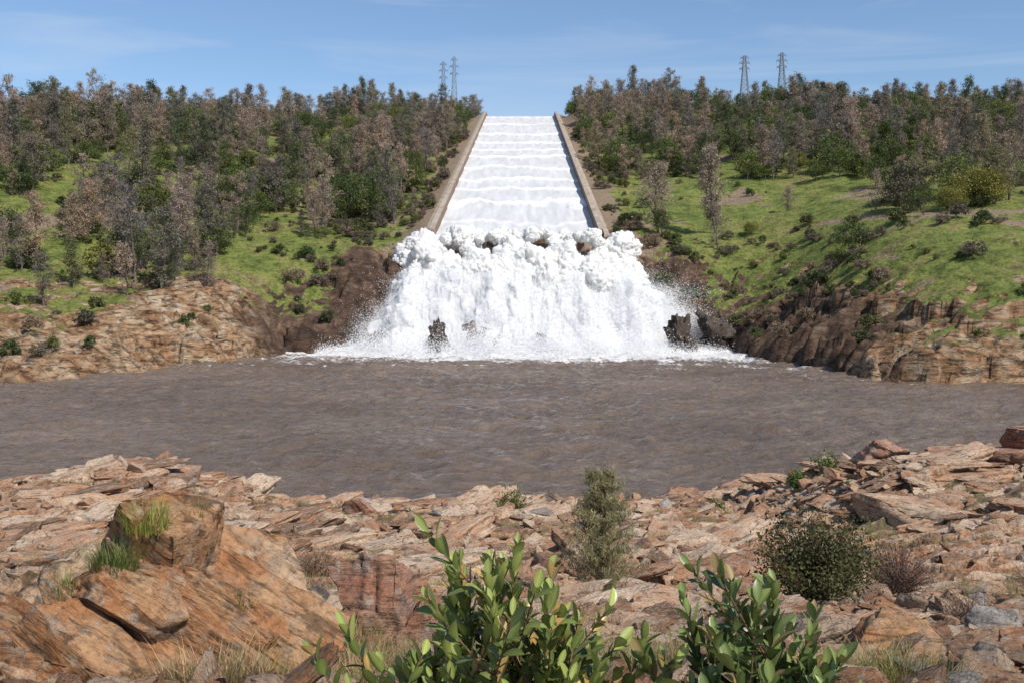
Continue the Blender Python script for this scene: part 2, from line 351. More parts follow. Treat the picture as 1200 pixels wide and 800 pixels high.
# chute water
ys=np.concatenate([np.arange(334,820,.5),np.arange(822,990,4.)]);u=np.linspace(-1,1,150)
Uu,Y=np.meshgrid(u,ys);X=chx(Y)+Uu*26.95
ph=Y-6*(1-Uu**2)*np.sin(Y/70+1)+fbm(X/8,Y/30,81,4)*10+fbm(X*0,Y/60,89,2)*20
g=(ph-335)/ (28+ (Y-335)*.03);fr=g-np.floor(g);am=.35+.9*h2(np.floor(g).astype(np.int64),np.zeros_like(g).astype(np.int64),5)
am=am*(.5+.9*vn2(X/12,np.floor(g)*3.7,6))
wave=np.where(fr<.1,fr/.1,(1-(fr-.1)/.9)**1.6)*am
Z=chz(Y)+.9+wave*.8+fbm(X/2.2,Y/9,83,3)*.14+fbm(X/.9,Y/3.,84,2)*.05
crest=np.exp(-((fr-.1)/.05)**2)
b=np.clip(.58+.3*crest*am+fbm(X/1.6,Y/16,85,4)*.12,.3,.9)  # foam whiter at crests; shadow below each wave painted as the greyer tone
m=NT('white_water_material');a=m.att();co=m.obj();n=m.noise(m.map(co,(1,.35,1)),.9,8,.7)
c=m.mix(1.,a.outputs['Color'],m.ramp(n,[(.3,(.88,.89,.9)),(.55,1.)]),'MULTIPLY')
M_chw=m.fin(c,.7,m.bump(n,.3,.3),.2)
obj('spillway_water',mkmesh('spillway_water',np.stack([X,Y,Z],2).reshape(-1,3),gridF(len(ys),150),True,np.stack([b*1.0,b*.99,b*.975],2).reshape(-1,3),[M_chw]))
# ---------------------------------------------------------------- plume of white water
T0=time.time()
m=NT('spray_material');a=m.att();co=m.obj()
M_spray=m.fin(a.outputs['Color'],1.,None,.0)
t=m.n('ShaderNodeBsdfTranslucent');m.l(a.outputs['Color'],t.inputs[0]);x=m.n('ShaderNodeMixShader');x.inputs[0].default_value=.35;m.l(m.b.outputs[0],x.inputs[1]);m.l(t.outputs[0],x.inputs[2]);m.l(x.outputs[0],m.out.inputs[0])
plume=obj('waterfall_spray',None)
nu,nv=620,380
s=np.linspace(-1,1,nu)[None,:]*np.ones((nv,1));v=np.linspace(0,1,nv)[:,None]*np.ones((1,nu))
kv=[0,.1,.22,.36,.55,.78,1.]
py=np.interp(v,kv,[341,336,330,322,309,297,286]);pz=np.interp(v,kv,[33.5,34.5,34.2,30.5,22,11,-1.5])
hw=np.interp(v,kv,[26,28,33,40,46,48,48.5])
X=2.2+s*hw;Yp=py+12*np.abs(s)**5+fbm(s*7,v*3,91,3)*3;Zp=pz*(1-.3*np.abs(s)**5)
k=ss(.3,.6,v)
def cloud(x,y,z,sd):
    f1,_,r=voro3(x,y,z,sd);return np.clip(1-f1*f1*1.2,-.1,1)*(.5+r)
D=k*(3.2*fbm(s*7,v*3.5,109,3)+1.2*fbm(s*24,v*6,110,3))+(1-k)*2*fbm(X/4,Zp/4,112,4)
D+=k*(2.2*cloud(X/6,Yp/6,Zp/9,113)+.8*cloud(X/2.8,Yp/2.8,Zp/5,117)+.3*cloud(X/1.3,Yp/1.3,Zp/3,119))
HOL=((-18.5,30.8),(-6.3,31.8),(8.8,32.2),(23,32.))
hol=np.zeros_like(X)
for xc,zc in HOL: hol+=np.exp(-((X-xc)/3.8)**2-((Zp-zc)/3.)**2)*(v>.12)
P=np.stack([X,Yp,Zp],2)
def nrm(P):
    du=np.gradient(P,axis=1);dv=np.gradient(P,axis=0);N=np.cross(dv,du);N/=np.linalg.norm(N,axis=2)[...,None]+1e-9
    return np.where(N[...,1:2]>0,-N,N)
N=nrm(P);N[...,0]+=s*.5
P=P+N*(D-1.5*k-hol*2.5)[...,None]
N2=nrm(P)
tint=np.clip(hol*1.5,0,.92)[...,None]*(.6+.5*vn2(X,Zp))[...,None]  # muddy brown water, with the shade of the hollows put into this colour
WH=np.array([.87,.87,.865]);base=WH*(1-tint)+np.array([.26,.17,.11])*tint
obj('falling_curtain',mkmesh('curtain',P.reshape(-1,3),gridF(nv,nu),True,np.clip(base,0,1).reshape(-1,3),[M_spray]),plume)
def ico(sub):
    bm=bmesh.new();bmesh.ops.create_icosphere(bm,subdivisions=sub,radius=1)
    V=np.array([x.co[:] for x in bm.verts]);F=np.array([[w.index for w in f.verts] for f in bm.faces]);bm.free();return V,F
pk=bpy.data.collections.new('puff_kinds')
IV,IF=ico(5)
for i in range(6):
    V=IV.copy();
    for sz,am in ((1.4,.42),(3.,.17),(6.5,.06)):
        f1,f2,r_=voro3(V[:,0]*sz,V[:,1]*sz,V[:,2]*sz,700+i*5);V=V*(1+am*np.clip(1-f1*f1*1.3,-.2,1)*(.5+r_))[:,None]
    V*=1+.06*fbm3(V[:,0]*9,V[:,1]*9,V[:,2]*9,720+i,3)[:,None]
    V/=1.25
    me=mkmesh('p%02d_puff'%i,V,IF,True,np.tile(WH*np.array([1,.985,.96]),(len(V),1)),[M_spray]);pk.objects.link(bpy.data.objects.new(me.name,me))
pr=np.random.default_rng(31)
pc=[];prd=[]
for i in range(2600):
    xq=pr.uniform(-36,39);q=pr.random()**.85
    e_=abs((xq-2.)/38)
    rel=1.6*math.cos((xq+18.5)/14.*2*math.pi)+1.5*math.sin(xq*.37)
    zt=37.6-5*e_**4+rel*(.5 if q<.3 else .2)
    yq=331-q*20+pr.normal(0,.8)+5*e_**4;zq=zt-15*q**1.4-2.5+pr.normal(0,.9)
    rad=pr.uniform(1.1,4.6)*(1 if q>.1 else .75)
    rad*=1-.3*e_**3
    if any(((xq-hx)/(3.4+rad*.9))**2+((zq-hz+.3)/(2.1+rad*.85))**2<1 and yq<333 for hx,hz in HOL):continue
    if len(pc)>250:break
    pc.append((xq,yq,zq));prd.append(rad)
for hx,hz in HOL:
    for a_ in np.linspace(-.25,3.4,9):
        pc.append((hx+math.cos(a_)*5.+pr.normal(0,.4),325+pr.normal(0,.8),hz+math.sin(a_)*3.8+pr.normal(0,.4)));prd.append(pr.uniform(1.1,2.1))
pc=np.array(pc);prd=np.array(prd);n=len(pc)
po=np.stack([prd*pr.uniform(.9,1.3,n),prd,prd*pr.uniform(.8,1.1,n)],1)
def scatter(name,pts,rot,scl,idx,coll,parent=None):
    me=bpy.data.meshes.new(name);me.vertices.add(len(pts));me.vertices.foreach_set('co',np.asarray(pts,dtype=np.float32).ravel())
    a=me.attributes.new('rot','FLOAT_VECTOR','POINT');a.data.foreach_set('vector',np.asarray(rot,dtype=np.float32).ravel())
    a=me.attributes.new('scl','FLOAT_VECTOR','POINT');a.data.foreach_set('vector',np.asarray(scl,dtype=np.float32).ravel())
    a=me.attributes.new('idx','INT','POINT');a.data.foreach_set('value',np.asarray(idx,dtype=np.int32))
    o=obj(name,me,parent)
    g=bpy.data.node_groups.new(name+'_nodes','GeometryNodeTree')
    g.interface.new_socket('Geometry',in_out='INPUT',socket_type='NodeSocketGeometry');g.interface.new_socket('Geometry',in_out='OUTPUT',socket_type='NodeSocketGeometry')
    gi=g.nodes.new('NodeGroupInput');go=g.nodes.new('NodeGroupOutput');ip=g.nodes.new('GeometryNodeInstanceOnPoints')
    ci=g.nodes.new('GeometryNodeCollectionInfo');ci.inputs['Collection'].default_value=coll;ci.inputs['Separate Children'].default_value=True;ci.inputs['Reset Children'].default_value=True
    def na(nm,ty):
        x=g.nodes.new('GeometryNodeInputNamedAttribute');x.data_type=ty;x.inputs['Name'].default_value=nm;return [q_ for q_ in x.outputs if q_.enabled and q_.name=='Attribute'][0]
    L=g.links.new
    L(gi.outputs[0],ip.inputs['Points']);L(ci.outputs[0],ip.inputs['Instance']);ip.inputs['Pick Instance'].default_value=True
    L(na('idx','INT'),ip.inputs['Instance Index']);L(na('rot','FLOAT_VECTOR'),ip.inputs['Rotation']);L(na('scl','FLOAT_VECTOR'),ip.inputs['Scale'])
    L(ip.outputs[0],go.inputs[0])
    md=o.modifiers.new('scatter','NODES');md.node_group=g
    return o
scatter('billows',pc,pr.uniform(0,6.28,(n,3)),po,pr.integers(0,6,n),pk,plume)
nd=190000
w=prd**2/np.sum(prd**2);ii=pr.choice(n,nd,p=w);d=pr.normal(size=(nd,3));d[:,1]-=.5;d[:,2]+=.4;d/=np.linalg.norm(d,axis=1)[:,None]
q=pc[ii]+d*prd[ii][:,None]*(1.+pr.exponential(.13,nd))[:,None]+pr.normal(size=(nd,3))*.15
Vd,Fd=flecks(q,d,.16,pr,.3);VV=[Vd];
nd=430000
ed=ss(.78,1.,np.abs(s))
wgt=(.08+.7*k+2.2*ed).ravel();wgt/=wgt.sum()
ix=pr.choice(nu*nv,nd,p=wgt);off=pr.exponential(.5,nd)*(.5+.6*k.ravel()[ix]+2.4*ed.ravel()[ix]);
nn=N2.reshape(-1,3)[ix];sx=s.ravel()[ix]
q=P.reshape(-1,3)[ix]+nn*off[:,None]+pr.normal(size=(nd,3))*np.array([.4,.4,.5])*(.3+off[:,None]*.5)
stre=fbm(sx*45,v.ravel()[ix]*5,131,3)
q[:,1]-=np.maximum(stre,0)*1.5
q[:,0]+=np.sign(sx)*pr.exponential(1.9,nd)*ss(.82,1,np.abs(sx))*(1+1.5*np.maximum(fbm(v.ravel()[ix]*14,sx*0,133,3)+.2,0)*3)
kp=q[:,2]>0
for hx,hz in HOL: kp&=~((((q[:,0]-hx)/3.8)**2+((q[:,2]-hz+.3)/2.8)**2<1)&(q[:,1]>300))
q=q[kp];nn=nn[kp]
Vd,Fd=flecks(q,nn,.19,pr,.25);VV.append(Vd)
nd=230000
xq=3+(pr.random(nd)*2-1)*58;lob=.4+1.*vn2(xq/6,xq*0,141);zq=pr.exponential(3.2,nd)*lob*np.clip(1.3-np.abs(xq-2)/58,0.1,1);yq=287-pr.exponential(3.8,nd)-zq*.2+6*np.abs((xq-2)/52)**4
Vd,Fd=flecks(np.stack([xq,yq,zq],1),np.tile([0,-.5,.8],(nd,1)),.2,pr,.4);VV.append(Vd)
Vd=np.concatenate(VV)
obj('droplets',mkmesh('droplets',Vd,np.arange(len(Vd)).reshape(-1,3),False,np.full((len(Vd),3),.9),[M_spray]),plume)
print('plume',time.time()-T0,len(Vd)/3)
# rocks
def rock_geo(seed,sub=4,npl=14,sc=(1,1,1),rough=.05,layer=0.,lo=.55,hi=.95,slab=False):
    V,F=ico(sub)
    r=np.random.default_rng(seed)
    V=V*1.3
    pl=[]
    if slab:
        a0=r.uniform(0,6.28)
        for i in range(npl):
            a=a0+i*6.283/npl+r.normal(0,.25);n=np.array([math.cos(a),math.sin(a),r.normal(0,.25)]);pl.append((n,r.uniform(.55,.95)))
        pl.append((np.array([r.normal(0,.06),r.normal(0,.06),1.]),.3));pl.append((np.array([r.normal(0,.1),r.normal(0,.1),-1.]),.4))
        for i in range(3):
            a=r.uniform(0,6.28);pl.append((np.array([math.cos(a),math.sin(a),r.uniform(.7,1.4)]),r.uniform(.5,.7)))
    else:
        for i in range(npl): pl.append((r.normal(size=3),r.uniform(lo,hi)))
    for rep in range(2):
        for n,dd in pl:
            n=n/np.linalg.norm(n);t=V@n-dd;V=V-np.where(t>0,t,0)[:,None]*n
    if layer>0:
        dv=np.array([.12,-.1,.98]) if slab else np.array([.35,-.25,.9]);dv/=np.linalg.norm(dv)
        t=(V@dv)*(9 if slab else 5)+fbm3(V[:,0]*1.5,V[:,1]*1.5,V[:,2]*1.5,seed,3)*1.
        kk=np.floor(t);rr=h2(kk.astype(np.int64),kk.astype(np.int64)*0,seed)
        rad=V/np.linalg.norm(V,axis=1)[:,None];rad=rad-np.outer(rad@dv,dv)
        V=V+rad*((rr-.5)*layer)[:,None]
        f1,f2,r3=voro3(V[:,0]*1.7,V[:,1]*1.7,V[:,2]*1.7,seed+5)
        V=V*(1+((r3-.5)*layer*1.2-layer*.8*np.exp(-(f2-f1)*14)))[:,None]
    nn=fbm3(V[:,0]*2.5,V[:,1]*2.5,V[:,2]*2.5,seed,5);V=V*(1+rough*nn[:,None]*1.6)
    return V*np.array(sc),F
def rot_z(V,a):
    c,s_=math.cos(a),math.sin(a);return V@np.array([[c,-s_,0],[s_,c,0],[0,0,1]]).T
def rot_x(V,a):
    c,s_=math.cos(a),math.sin(a);return V@np.array([[1,0,0],[0,c,-s_],[0,s_,c]]).T
def rot_y(V,a):
    c,s_=math.cos(a),math.sin(a);return V@np.array([[c,0,s_],[0,1,0],[-s_,0,c]]).T
for (x,y,z,sx,sy,sz,sd) in ((-21.3,285.5,3.5,2.6,4,8,11),(-18.8,286,2.5,2.,3,6,13),(47,289,3.,3.2,5,6.,12),(50,291,2.,2.4,4,5.5,14),(61,297,3,6,6,9,3),(-51,298,3,5,5,7,4)):
    Vr,Fr=rock_geo(sd,5,10,(sx,sy,sz),.2,.3)
    obj('wet_rock_outcrop',mkmesh('wet_rock',Vr,Fr,True,None,[M_wet]),None,(x,y,z))
# ---------------------------------------------------------------- trees
def pine_mesh(seed,H,col,dens=1.,wid=.2,name='pine'):
    r=np.random.default_rng(seed);mb=MB()
    t=np.linspace(0,1,9);bx=np.cumsum(r.normal(0,.015,9))*H;by=np.cumsum(r.normal(0,.015,9))*H
    P=np.stack([bx-bx[0],by-by[0],t*H],1);mb.add(*tube(P,.017*H*(1-t*.92)+.02,6),mi=1,c=(.5,.5,.5))
    nl=int(46*dens)
    for i in range(nl):
        h=.12+.87*(i/nl)**.9;az=r.uniform(0,6.28)
        L=H*wid*((1-h)**.6*1.15+.12)*r.uniform(.4,1.3)*(1 if h>.3 else r.uniform(.3,1))
        b=np.array([np.interp(h,t,P[:,0]),np.interp(h,t,P[:,1]),h*H]);d=np.array([math.cos(az),math.sin(az),r.uniform(.15,.9)])
        e=b+d*L;mid=b+d*L*.5-np.array([0,0,.06*L])
        mb.add(*tube([b,mid,e],[.006*H*(1.1-h),.004*H*(1.1-h),.012],3),mi=1,c=(.5,.5,.5))
        for kf in (.45,.75,1.0):
            c=b+d*L*kf+r.normal(0,.25,3);rad=r.uniform(.3,.8)*H/15
            nq=int(r.integers(14,28));q=c+r.normal(size=(nq,3))*rad*np.array([.75,.75,.6])
            Vq,Fq=rquads(q,.55*H/15,.26,r,.5);mb.add(Vq,Fq,0,np.array(col)*r.uniform(.6,1.4)*np.array([1,r.uniform(.93,1.08),r.uniform(.9,1.1)]))
    return mb.mesh(name,[M_fol,M_bark],False)
def oak_mesh(seed,H,Rr,col,name='oak',qs=.42,ncl=70):
    r=np.random.default_rng(seed);mb=MB()
    t=np.linspace(0,1,5);P=np.stack([t*r.normal(0,.6),t*r.normal(0,.6),t*H*.5],1);mb.add(*tube(P,.03*H*(1-t*.5),6),mi=1,c=(.5,.5,.5))
    for i in range(ncl):
        a=r.uniform(0,6.28);ph=r.uniform(-.5,1);rr=Rr*math.sqrt(max(0,1-ph*ph*.95))*r.uniform(.55,1.08)*(.85+.3*math.sin(a*2+seed)+.15*math.sin(3*a+seed*2))
        c=np.array([rr*math.cos(a),rr*math.sin(a),H*.5+ph*H*.46*r.uniform(.75,1.05)])
        if i%4==0: mb.add(*tube([P[-1]*.8,(P[-1]+c)/2+r.normal(0,.2,3),c],[.012*H,.008*H,.01],3),mi=1,c=(.5,.5,.5))
        rad=Rr*r.uniform(.13,.26);nq=int(r.integers(26,52));q=c+r.normal(size=(nq,3))*rad*np.array([.7,.7,.5])
        Vq,Fq=rquads(q,qs,.7,r,.3);mb.add(Vq,Fq,0,np.array(col)*r.uniform(.55,1.5))
    return mb.mesh(name,[M_fol,M_bark],False)
GB=(.28,.22,.175);GG=(.175,.17,.095);OK=(.08,.11,.03);OY=(.16,.175,.04)
trees=bpy.data.collections.new('tree_kinds')
def reg(me,coll): coll.objects.link(bpy.data.objects.new(me.name,me))
for i in range(5):reg(pine_mesh(100+i,17+2*(i==2),(GB,(.26,.215,.185),(.24,.205,.15),GB,(.22,.19,.14))[i],(1.1,.9,1.2,.7,1.1)[i],(.22,.26,.17,.24,.28)[i],'k%02d_grey_pine'%i),trees)
reg(pine_mesh(120,16,GG,1.1,.24,'k05_green_pine'),trees);reg(pine_mesh(121,18,(.11,.13,.06),1.3,.2,'k06_dark_pine'),trees)
for i in range(4):reg(oak_mesh(140+i,9+i*.6,5.2,OK if i%2 else (.1,.13,.036),'k%02d_oak'%(7+i)),trees)
reg(oak_mesh(150,7,4.,OY,'k11_yellow_oak'),trees)
for i in range(3):reg(oak_mesh(160+i,2.2,1.6,((.12,.125,.045),(.17,.14,.1),(.09,.115,.035))[i],'k%02d_shrub'%(12+i),.22,36),trees)
N0=26000
tx=rng.uniform(-420,420,N0);ty=rng.uniform(205,900,N0)
tz,tr=far_h(tx,ty,False,True)
cdd=np.abs(tx-chx(ty))
clump=fbm(tx/26,ty/26,201,4)
den=np.full(N0,.34)*ss(-.26,.16,clump)+.03
den*=ss(34,np.where(ty>520,42,58),cdd+clump*14)
den*=np.where(tz>9,1,0)
L_=tx<0
den=np.where(L_&(ty<262),den*.12,den)
den=np.where(L_&(ty>275)&(ty<420),den*1.25,den)
den=np.where(L_&(tx>-88)&(ty<345),den*.05,den)
den=np.where(L_&(np.abs(tx+112)<9)&(ty>285)&(ty<335),den*.3,den)
Rr_=tx>0
den=np.where(Rr_&(ty>480)&(tx<150),den*1.1,den)
edge_y=np.interp(tx,[30,60,90,120,140,160,240],[455,448,440,415,310,285,270])+fbm(tx/15,ty*0,205)*16
den=np.where(Rr_&(ty<edge_y),den*.03,den)
keep=rng.random(N0)<den
keep&=~((cdd<37)&(ty>330))
x=tx[keep];y=ty[keep];n=len(x);z=far_h(x,y,True)
kind=rng.random(n);pn=fbm(x/30,y/30,211,3)
pp=np.where(x<0,.66,.48)+pn*1.1
isp=kind<pp
idx=np.where(isp,rng.choice([0,1,2,3,4,0,1,3,5,6],n),rng.choice([7,8,9,10,7,8,9,11],n))
sc=(.48+.95*rng.random(n)**1.4)*np.where(isp,1.,1.05)*(1+.2*fbm(x/20,y/20,215,2))
rot=np.stack([rng.normal(0,.05,n),rng.normal(0,.05,n),rng.uniform(0,6.28,n)],1)
scatter('hillside_forest',np.stack([x,y,z-.2],1),rot,np.stack([sc,sc,sc*rng.uniform(.8,1.25,n)],1),idx,trees)
print('TREES',n)
N1=14000
tx=rng.uniform(-220,230,N1);ty=rng.uniform(190,700,N1);tz,tr=far_h(tx,ty,False,True);cdd=np.abs(tx-chx(ty))
cl=fbm(tx/12,ty/12,221,3)
den=.05+.5*ss(.1,.4,cl)
den=np.where((cdd<65)&(tx<0),den+.4,den);den=np.where((cdd<50)&(tx>0),den+.3,den)
den=np.where((tx>35)&(tx<105)&(ty>235)&(ty<345),den+.35,den)
den=np.where((tx>45)&(tx<140)&(ty>345)&(ty<435),den*.12,den)
den=np.where((tx>95)&(ty<340),den*.5,den)
keep=(rng.random(N1)<den)&(tz>5)&(cdd>33)&~((np.abs(tx)<50)&(ty<335))
x=tx[keep];y=ty[keep];n=len(x);z=far_h(x,y,True);sc=rng.uniform(.3,1.6,n)**1.4
scatter('hillside_shrubs',np.stack([x,y,z-.1],1),np.stack([x*0,x*0,rng.uniform(0,6.28,n)],1),np.stack([sc,sc,sc],1),rng.choice([12,13,13,14],n),trees)
def put(name,me,x,y,s=1.,rz=0.):
    zz=float(far_h(np.array([x]),np.array([y]),True)[0]);o=obj(name,me,None,(x,y,zz-.2));o.scale=(s,s,s);o.rotation_euler[2]=rz;return o
p1=pine_mesh(301,30,(.25,.22,.18),1.9,.15,'tall_pine');p2=pine_mesh(302,20,(.25,.22,.18),1.8,.26,'broad_pine')
put('grey_pine_tree',p1,71,357);put('grey_pine_tree',p2,50,350,1.2)
put('grey_pine_tree',p2,100,372,.45,1.)
ok1=oak_mesh(310,12,8,(.16,.165,.04),'oak',.5,150);ok2=oak_mesh(311,10,7,(.14,.12,.07),'oak',.5,130)
put('oak_tree',ok1,139,305);put('oak_tree',ok2,119,312);put('oak_tree',ok2,127,330,1.2,2.);put('oak_tree',ok1,128,300,.6,2.);put('oak_tree',ok1,82,352,.38,2.)
p3=pine_mesh(303,14,(.2,.18,.13),1.3,.2,'pine')
put('grey_pine_tree',p3,-112,245,.9);put('grey_pine_tree',p3,-128,252,.9,2.)
# ---------------------------------------------------------------- transmission towers
def tower(x,y,top):
    z0=float(far_h(np.array([x]),np.array([y]),False)[0]);H=top-z0;mb=MB()
    def w(t): return 2.9*(1-t)**1.2+.7
    lv=np.linspace(0,1,12)
    cr=lambda t:[np.array([sx*w(t),sy*w(t),t*H]) for sx,sy in ((-1,-1),(1,-1),(1,1),(-1,1))]
    for a,b in zip(lv[:-1],lv[1:]):
        ca,cb=cr(a),cr(b)
        for i in range(4):
            j=(i+1)%4
            mb.add(box_verts(ca[i],cb[i],.36),BF);mb.add(box_verts(ca[i],cb[j],.18),BF);mb.add(box_verts(ca[j],cb[i],.18),BF);mb.add(box_verts(cb[i],cb[j],.18),BF)
    for t,L in ((.74,2.2),(.85,2.8),(.95,2.)):
        for s_ in (-1,1):
            for sy in (-1,1):
                mb.add(box_verts((s_*w(t),sy*w(t),t*H),(s_*(L+w(t)),0,t*H+.4),.25),BF);mb.add(box_verts((s_*w(t),sy*w(t),t*H+1.6),(s_*(L+w(t)),0,t*H+.4),.2),BF)
            mb.add(box_verts((s_*(L+w(t)),0,t*H+.4),(s_*(L+w(t)),0,t*H-1.6),.2),BF)
    obj('transmission_tower',mb.mesh('tower',[M_steel],False),None,(x,y,z0))
tower(-57,850,210);tower(-48,850,214);tower(159,700,180);tower(184.5,700,182)
# ---------------------------------------------------------------- near bank
def near_base(X,Y):
    z=CAMZ-np.interp(Y,[-30,0,3,4.5,7,10,20,40,52,62,72,82,95,115],[.5,1.6,1.66,1.8,2.45,3.3,5.5,8.6,11.0,13.2,15.2,17.,19,23])
    z=z+2.2*ss(9,15,X)*ss(24,38,Y)*ss(66,45,Y)+2.2*np.exp(-((X+17.5)/4.5)**2-((Y-48)/9)**2)
    z=z+1.*np.exp(-((X+28)/6)**2-((Y-50)/9)**2)
    z=z+fbm(X/9,Y/9,301,3)*.6*ss(6,25,Y)+fbm(X/3,Y/3,305,3)*.22*ss(2,9,Y)
    return z
def near_h(X,Y,full=False):
    z=near_base(X,Y);f=ss(1,8,Y)
    c,s_=math.cos(.35),math.sin(.35);xr=X*c+Y*s_;yr=-X*s_+Y*c
    wx=xr+fbm(X/2,Y/2,311,3)*.7;wy=yr+fbm(X/2,Y/2,312,3)*.7
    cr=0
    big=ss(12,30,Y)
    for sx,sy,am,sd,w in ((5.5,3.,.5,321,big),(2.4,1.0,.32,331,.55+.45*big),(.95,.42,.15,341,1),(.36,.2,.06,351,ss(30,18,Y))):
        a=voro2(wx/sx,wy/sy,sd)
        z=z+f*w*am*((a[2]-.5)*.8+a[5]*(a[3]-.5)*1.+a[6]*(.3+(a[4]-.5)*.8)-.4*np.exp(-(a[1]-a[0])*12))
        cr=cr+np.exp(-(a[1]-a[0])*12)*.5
    z=z+fbm(X/.5,Y/.5,361,4)*.03*f*ss(30,12,Y)
    if full:return z,cr
    return z
ys=np.concatenate([np.linspace(-25,1.5,16),np.geomspace(1.8,14,340),np.geomspace(14.06,66,500),np.linspace(67,112,40)])
u=np.concatenate([np.linspace(-4,-.62,120),np.linspace(-.61,.61,860),np.linspace(.62,4,120)])
W=np.maximum(ys,0)+4.
X=u[None,:]*W[:,None];Y=ys[:,None]*np.ones_like(X)
Z,cr=near_h(X,Y,True)
bs=near_base(X,Y)
gr=np.clip(.5+ (bs-Z)*.8+fbm(X/4,Y/4,371,4)*.9-.2,0,1)
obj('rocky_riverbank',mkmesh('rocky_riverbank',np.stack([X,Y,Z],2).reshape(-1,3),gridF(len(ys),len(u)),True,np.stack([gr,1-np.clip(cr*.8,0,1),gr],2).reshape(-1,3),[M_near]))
rk=bpy.data.collections.new('rock_kinds')
for i in range(12):
    sl=i%2==0
    Vr,Fr=rock_geo(500+i,4,6 if sl else 18,(1.15,.75,.75) if sl else (1.1,.75,.45+.1*(i%4)),.035,.05,.45,.9,slab=sl)
    reg(mkmesh('r%02d_rock'%i,Vr,Fr,True,None,[M_grey if i==5 else M_loose]),rk)
sk_=bpy.data.collections.new('slab_kinds')
for i in range(10):
    Vr,Fr=rock_geo(540+i,5,5+i%3,(1.25,.8,.45+.15*(i%4)),.035,.11,slab=True)
    reg(mkmesh('s%02d_slab'%i,Vr,Fr,True,None,[M_loose]),sk_)
def nz(x,y): return float(near_h(np.array([float(x)]),np.array([float(y)]))[0])
SPOTS=((1.31,15,.9),(4.05,13.6,1.6),(6.,16,1.2),(.05,37,1.5),(8.2,41,1.3),(11.6,42,1.2),(12.9,42,1.4),(7.3,14,1.),(4.05,12.2,1.),(3.9,11.,.8),(5.4,14,1.2),(-2.5,12.5,.8),(-3.3,17,1.1))
NR=15000
yy_=6.+60*rng.random(NR)**1.5;xx_=(rng.random(NR)*2-1)*.75*(yy_+3)
siz=.14*(rng.random(NR)+.004)**-.4*(.5+yy_/24);siz=np.clip(siz,.1,.22+yy_*.03)
cl=fbm(xx_/5,yy_/5,385,3);kp=(rng.random(NR)<np.clip(.42+cl*2.2,.04,.9))
for sx,sy,sr in SPOTS: kp&=~(((xx_-sx)**2+(yy_-sy)**2<sr**2)&(siz>.12))
xx_,yy_,siz=xx_[kp],yy_[kp],siz[kp];n=len(xx_)
zz_=near_h(xx_,yy_)
sc=np.stack([siz*rng.uniform(.9,1.9,n),siz*rng.uniform(.7,1.2,n),siz*rng.uniform(.4,1.2,n)],1)
scatter('bedrock_slabs',np.stack([xx_,yy_,zz_+siz*.0],1),np.stack([rng.normal(.12,.1,n),rng.normal(-.08,.1,n),rng.normal(.35,.55,n)],1),sc,rng.integers(0,10,n),sk_)
NR=52000
yy_=4.+62*rng.random(NR)**1.9;xx_=(rng.random(NR)*2-1)*.72*(yy_+2)
siz=.035*(rng.random(NR)+1e-3)**-.5*(.5+yy_/16);siz=np.clip(siz,.025,.12+yy_*.011)
cl=fbm(xx_/3,yy_/3,381,3);kp=rng.random(NR)<np.clip(.4+cl*1.8,.08,1)
for sx,sy,sr in SPOTS: kp&=~(((xx_-sx)**2+(yy_-sy)**2<(sr*.8)**2)&(siz>.15))
xx_,yy_,siz=xx_[kp],yy_[kp],siz[kp]
zz_=near_h(xx_,yy_);n=len(xx_)
sc=np.stack([siz*rng.uniform(.8,1.7,n),siz*rng.uniform(.7,1.2,n),siz*rng.uniform(.6,1.2,n)],1)
scatter('loose_rocks',np.stack([xx_,yy_,zz_+siz*.2],1),np.stack([rng.normal(.1,.3,n),rng.normal(-.1,.3,n),rng.normal(.3,1.4,n)],1),sc,rng.integers(0,12,n),rk)
def boulder(name,seed,loc,sc,rx=0,ry=0,rz=0,mat=None,sub=6,layer=.08,npl=20,slab=False):
    Vr,Fr=rock_geo(seed,sub,npl,sc,.04,layer,slab=slab);Vr=rot_z(rot_y(rot_x(Vr,rx),ry),rz)
    return obj(name,mkmesh(name,Vr,Fr,True,None,[mat or M_hero]),None,loc)
# tilted bedded outcrop at the left: parallel slabs dipping to the right
out=obj('rock_outcrop',None,None,(-1.7,5.55,14.88))
RO=(.6,.6,.05)
def loc_v(a): return rot_z(rot_y(rot_x(np.array([a],float),RO[0]),RO[1]),RO[2])[0]
ro=np.random.default_rng(9)
parts=[(-.05,.0,-.16,1.1,.85,1.1),(.28,-.34,.0,.8,.22,1.),(-.12,-.16,.12,.85,.17,.8),(.12,.05,.15,.95,.17,.9),(-.22,.25,.2,.7,.18,1.),(.38,.28,.1,.75,.17,.9),(-.5,.05,.24,.42,.17,1.),(.6,-.08,.1,.6,.17,.8),(-.55,-.3,.1,.5,.2,1.1),(.05,.5,.1,.8,.2,1.),(-.62,.42,.24,.4,.22,1.2),(.3,-.58,-.1,.95,.22,1.),(-.3,-.5,.0,.5,.2,1.),(.75,.15,.0,.5,.2,.9)]
for i,(lx,ly,lz,a,b,c_) in enumerate(parts):
    Vr,Fr=rock_geo(660+i,6 if i<6 else 5,4+i%3,(a,b*1.15,c_*.75),.025,.07,slab=True)
    Vr=rot_z(Vr,ro.normal(0,.07));Vr=rot_x(Vr,ro.normal(0,.2));Vr=rot_y(Vr,ro.normal(0,.08))
    o=obj('slab_%d'%(i+1),mkmesh('slab',Vr,Fr,True,None,[M_hero]),out,tuple(loc_v((lx,ly,lz))));o.rotation_mode='XYZ'
    o.rotation_euler=RO
boulder('boulder',624,(-2.5,5.35,14.95),(.6,.5,.9),.1,.5,.5,npl=5,slab=True)
boulder('boulder',626,(-2.95,5.7,14.9),(.5,.5,.8),.1,.2,.5,npl=6,slab=True)
